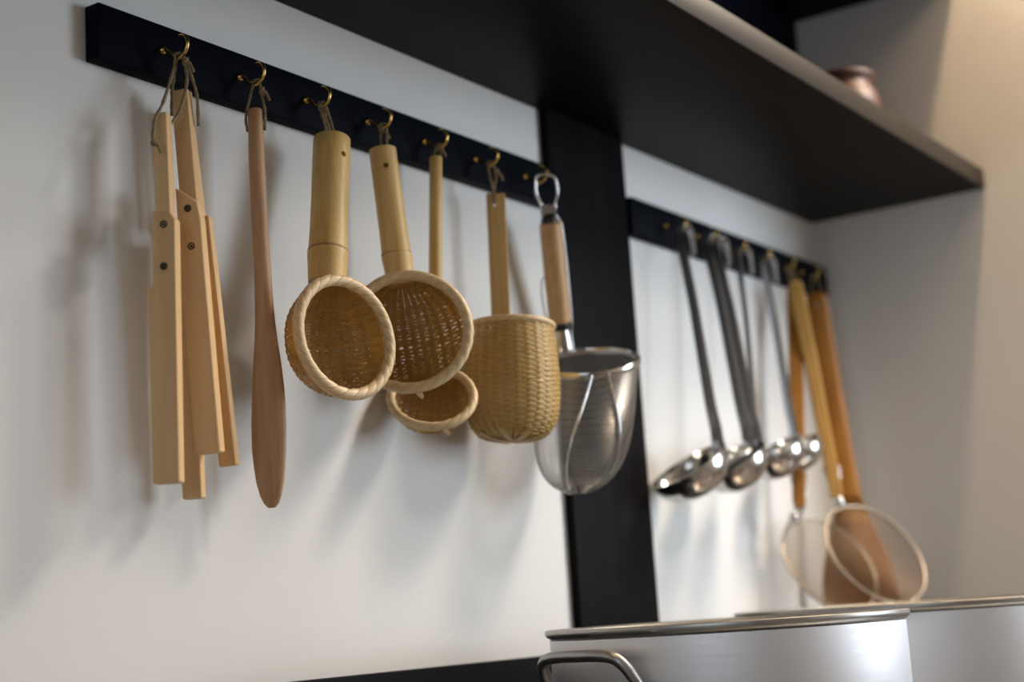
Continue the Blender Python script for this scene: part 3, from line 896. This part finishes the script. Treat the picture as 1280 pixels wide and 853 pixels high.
# wooden paddle in the corner
pd = thing('wooden_paddle', V(2.27, -0.085, -0.06), 'reddish brown wooden paddle with a wide amber handle, nearest the corner', 'paddle')
PW = Vector((0.45, -0.89, 0))
PN = Vector((-0.89, -0.45, 0))
PT_ = [((2.3045, -0.045, 0.4760), 0.018, 0.010), ((2.3045, -0.0455, 0.4730), 0.030, 0.014), ((2.3030, -0.047, 0.450), 0.034, 0.015), ((2.2960, -0.057, 0.340), 0.034, 0.015), ((2.2830, -0.070, 0.220), 0.035, 0.015),
       ((2.2760, -0.078, 0.150), 0.038, 0.014), ((2.2680, -0.082, 0.110), 0.056, 0.012), ((2.2640, -0.084, 0.070), 0.086, 0.010), ((2.2640, -0.085, 0.030), 0.106, 0.009), ((2.2660, -0.086, -0.010), 0.114, 0.008),
       ((2.2680, -0.086, -0.045), 0.108, 0.007), ((2.2690, -0.086, -0.062), 0.085, 0.006), ((2.2700, -0.086, -0.070), 0.050, 0.004)]
rh = [[V(*c)+PW*(w_/2*math.copysign(abs(math.cos(a))**0.8, math.cos(a)))+PN*(t_/2*math.sin(a)) for a in [2*math.pi*i/20 for i in range(20)]] for c, w_, t_ in PT_]
hh = obj('handle', MB().rings(rh[:7]), 'amberwood', pd, 50)
obj('blade', MB().rings(rh[5:]), 'paddle', pd, 50)
drill(hh, V(2.3035, -0.0465, 0.4560)+PN*0.03, V(2.3035, -0.0465, 0.4560)-PN*0.03, 0.0035)
twine([[V(2.3050, -0.040, 0.456), V(2.3110, -0.036, 0.480), V(2.3150, -0.037, 0.5065), V(2.3155, -0.039, 0.508), V(2.316, -0.0425, 0.5065), V(2.3110, -0.052, 0.480), V(2.3020, -0.056, 0.456)]], pd, 0.0016)

# ------------------------------------------------------------------ clay pot on the shelf
cp = thing('clay_pot', V(2.195, -0.165, 0.6503), 'small brown glazed clay pot standing on the shelf', 'pot')
cc = V(2.195, -0.165, 0.6503)
pr = [(0.0, 0.0), (0.034, 0.0), (0.037, 0.003), (0.046, 0.022), (0.054, 0.050), (0.0560, 0.072), (0.0520, 0.092), (0.0450, 0.104), (0.0430, 0.109), (0.0440, 0.113), (0.0500, 0.118), (0.0510, 0.122), (0.0490, 0.125),
      (0.0440, 0.124), (0.0400, 0.117), (0.0385, 0.108), (0.046, 0.092), (0.050, 0.070), (0.045, 0.03), (0.030, 0.008), (0.0, 0.006)]
obj('body', MB().lathe(pr, 40, cc, (0, 0, 1)), 'clay', cp, 50)

# ------------------------------------------------------------------ big cooking pots
def stock_pot(C, R, zr, label, handles):
    base = 0.8002
    H = zr+EZ-base
    t = thing('stock_pot', Vector((C[0], C[1], base)), label, 'pot', 'big aluminium pots')
    c = Vector((C[0], C[1], base))
    obj('body', MB().lathe([(0.0, 0.0), (R-0.02, 0.0), (R-0.007, 0.004), (R-0.0015, 0.018), (R, 0.04), (R, H-0.010), (R-0.003, H-0.008), (R-0.003, 0.02), (R-0.02, 0.006), (0.0, 0.005)], 128, c), 'pot', t, 35)
    obj('rim', MB().lathe([(R-0.0030, H-0.0085), (R+0.0006, H-0.0085), (R+0.0034, H-0.0065), (R+0.0046, H-0.0032), (R+0.0042, H-0.0008), (R+0.0024, H), (R-0.001, H-0.0010), (R-0.0030, H-0.0030)], 128, c, closed=True), 'potrim', t, 40)
    for ang, zz in handles:
        o_ = Vector((math.cos(ang), math.sin(ang), 0))
        s_ = Vector((-math.sin(ang), math.cos(ang), 0))
        ctr = Vector((C[0], C[1], zr+EZ+zz))
        def pt(a, r, z):
            return ctr+o_*r+s_*a+Vector((0, 0, z))
        hl = 0.050
        path = [pt(-hl*1.08, R-0.004, -0.058), pt(-hl*1.10, R+0.010, -0.048), pt(-hl*1.08, R+0.024, -0.026), pt(-hl*0.98, R+0.036, -0.008), pt(-hl*0.72, R+0.041, 0.0), pt(0, R+0.043, 0.0015),
                pt(hl*0.72, R+0.041, 0.0), pt(hl*0.98, R+0.036, -0.008), pt(hl*1.08, R+0.024, -0.026), pt(hl*1.10, R+0.010, -0.048), pt(hl*1.08, R-0.004, -0.058)]
        hd = obj('handle', MB().tube(spline(path, 6), 0.0056, 12), 'pothandle', t, 60)
        for s in (-1, 1):
            p = pt(s*hl*1.08, R-0.001, -0.060)
            obj('handle_bracket', MB().lathe([(0.0, 0.004), (0.008, 0.0035), (0.013, 0.0015), (0.014, -0.002)], 20, p, o_), 'pothandle', t, 50)
    return t
ang1 = math.atan2(-1+0.2785, -1.4281)-math.radians(38)
stock_pot((1.4281, -0.2785), 0.1750, -0.0150, 'big aluminium stock pot with a bar handle, in front by the dark post', [(ang1, -0.024)])
stock_pot((1.8335, -0.3330), 0.2160, -0.0115, 'bigger aluminium stock pot behind, cut off by the picture edge', [(math.atan2(-0.6, 0.5), -0.03), (math.atan2(0.6, -0.5), -0.03)])
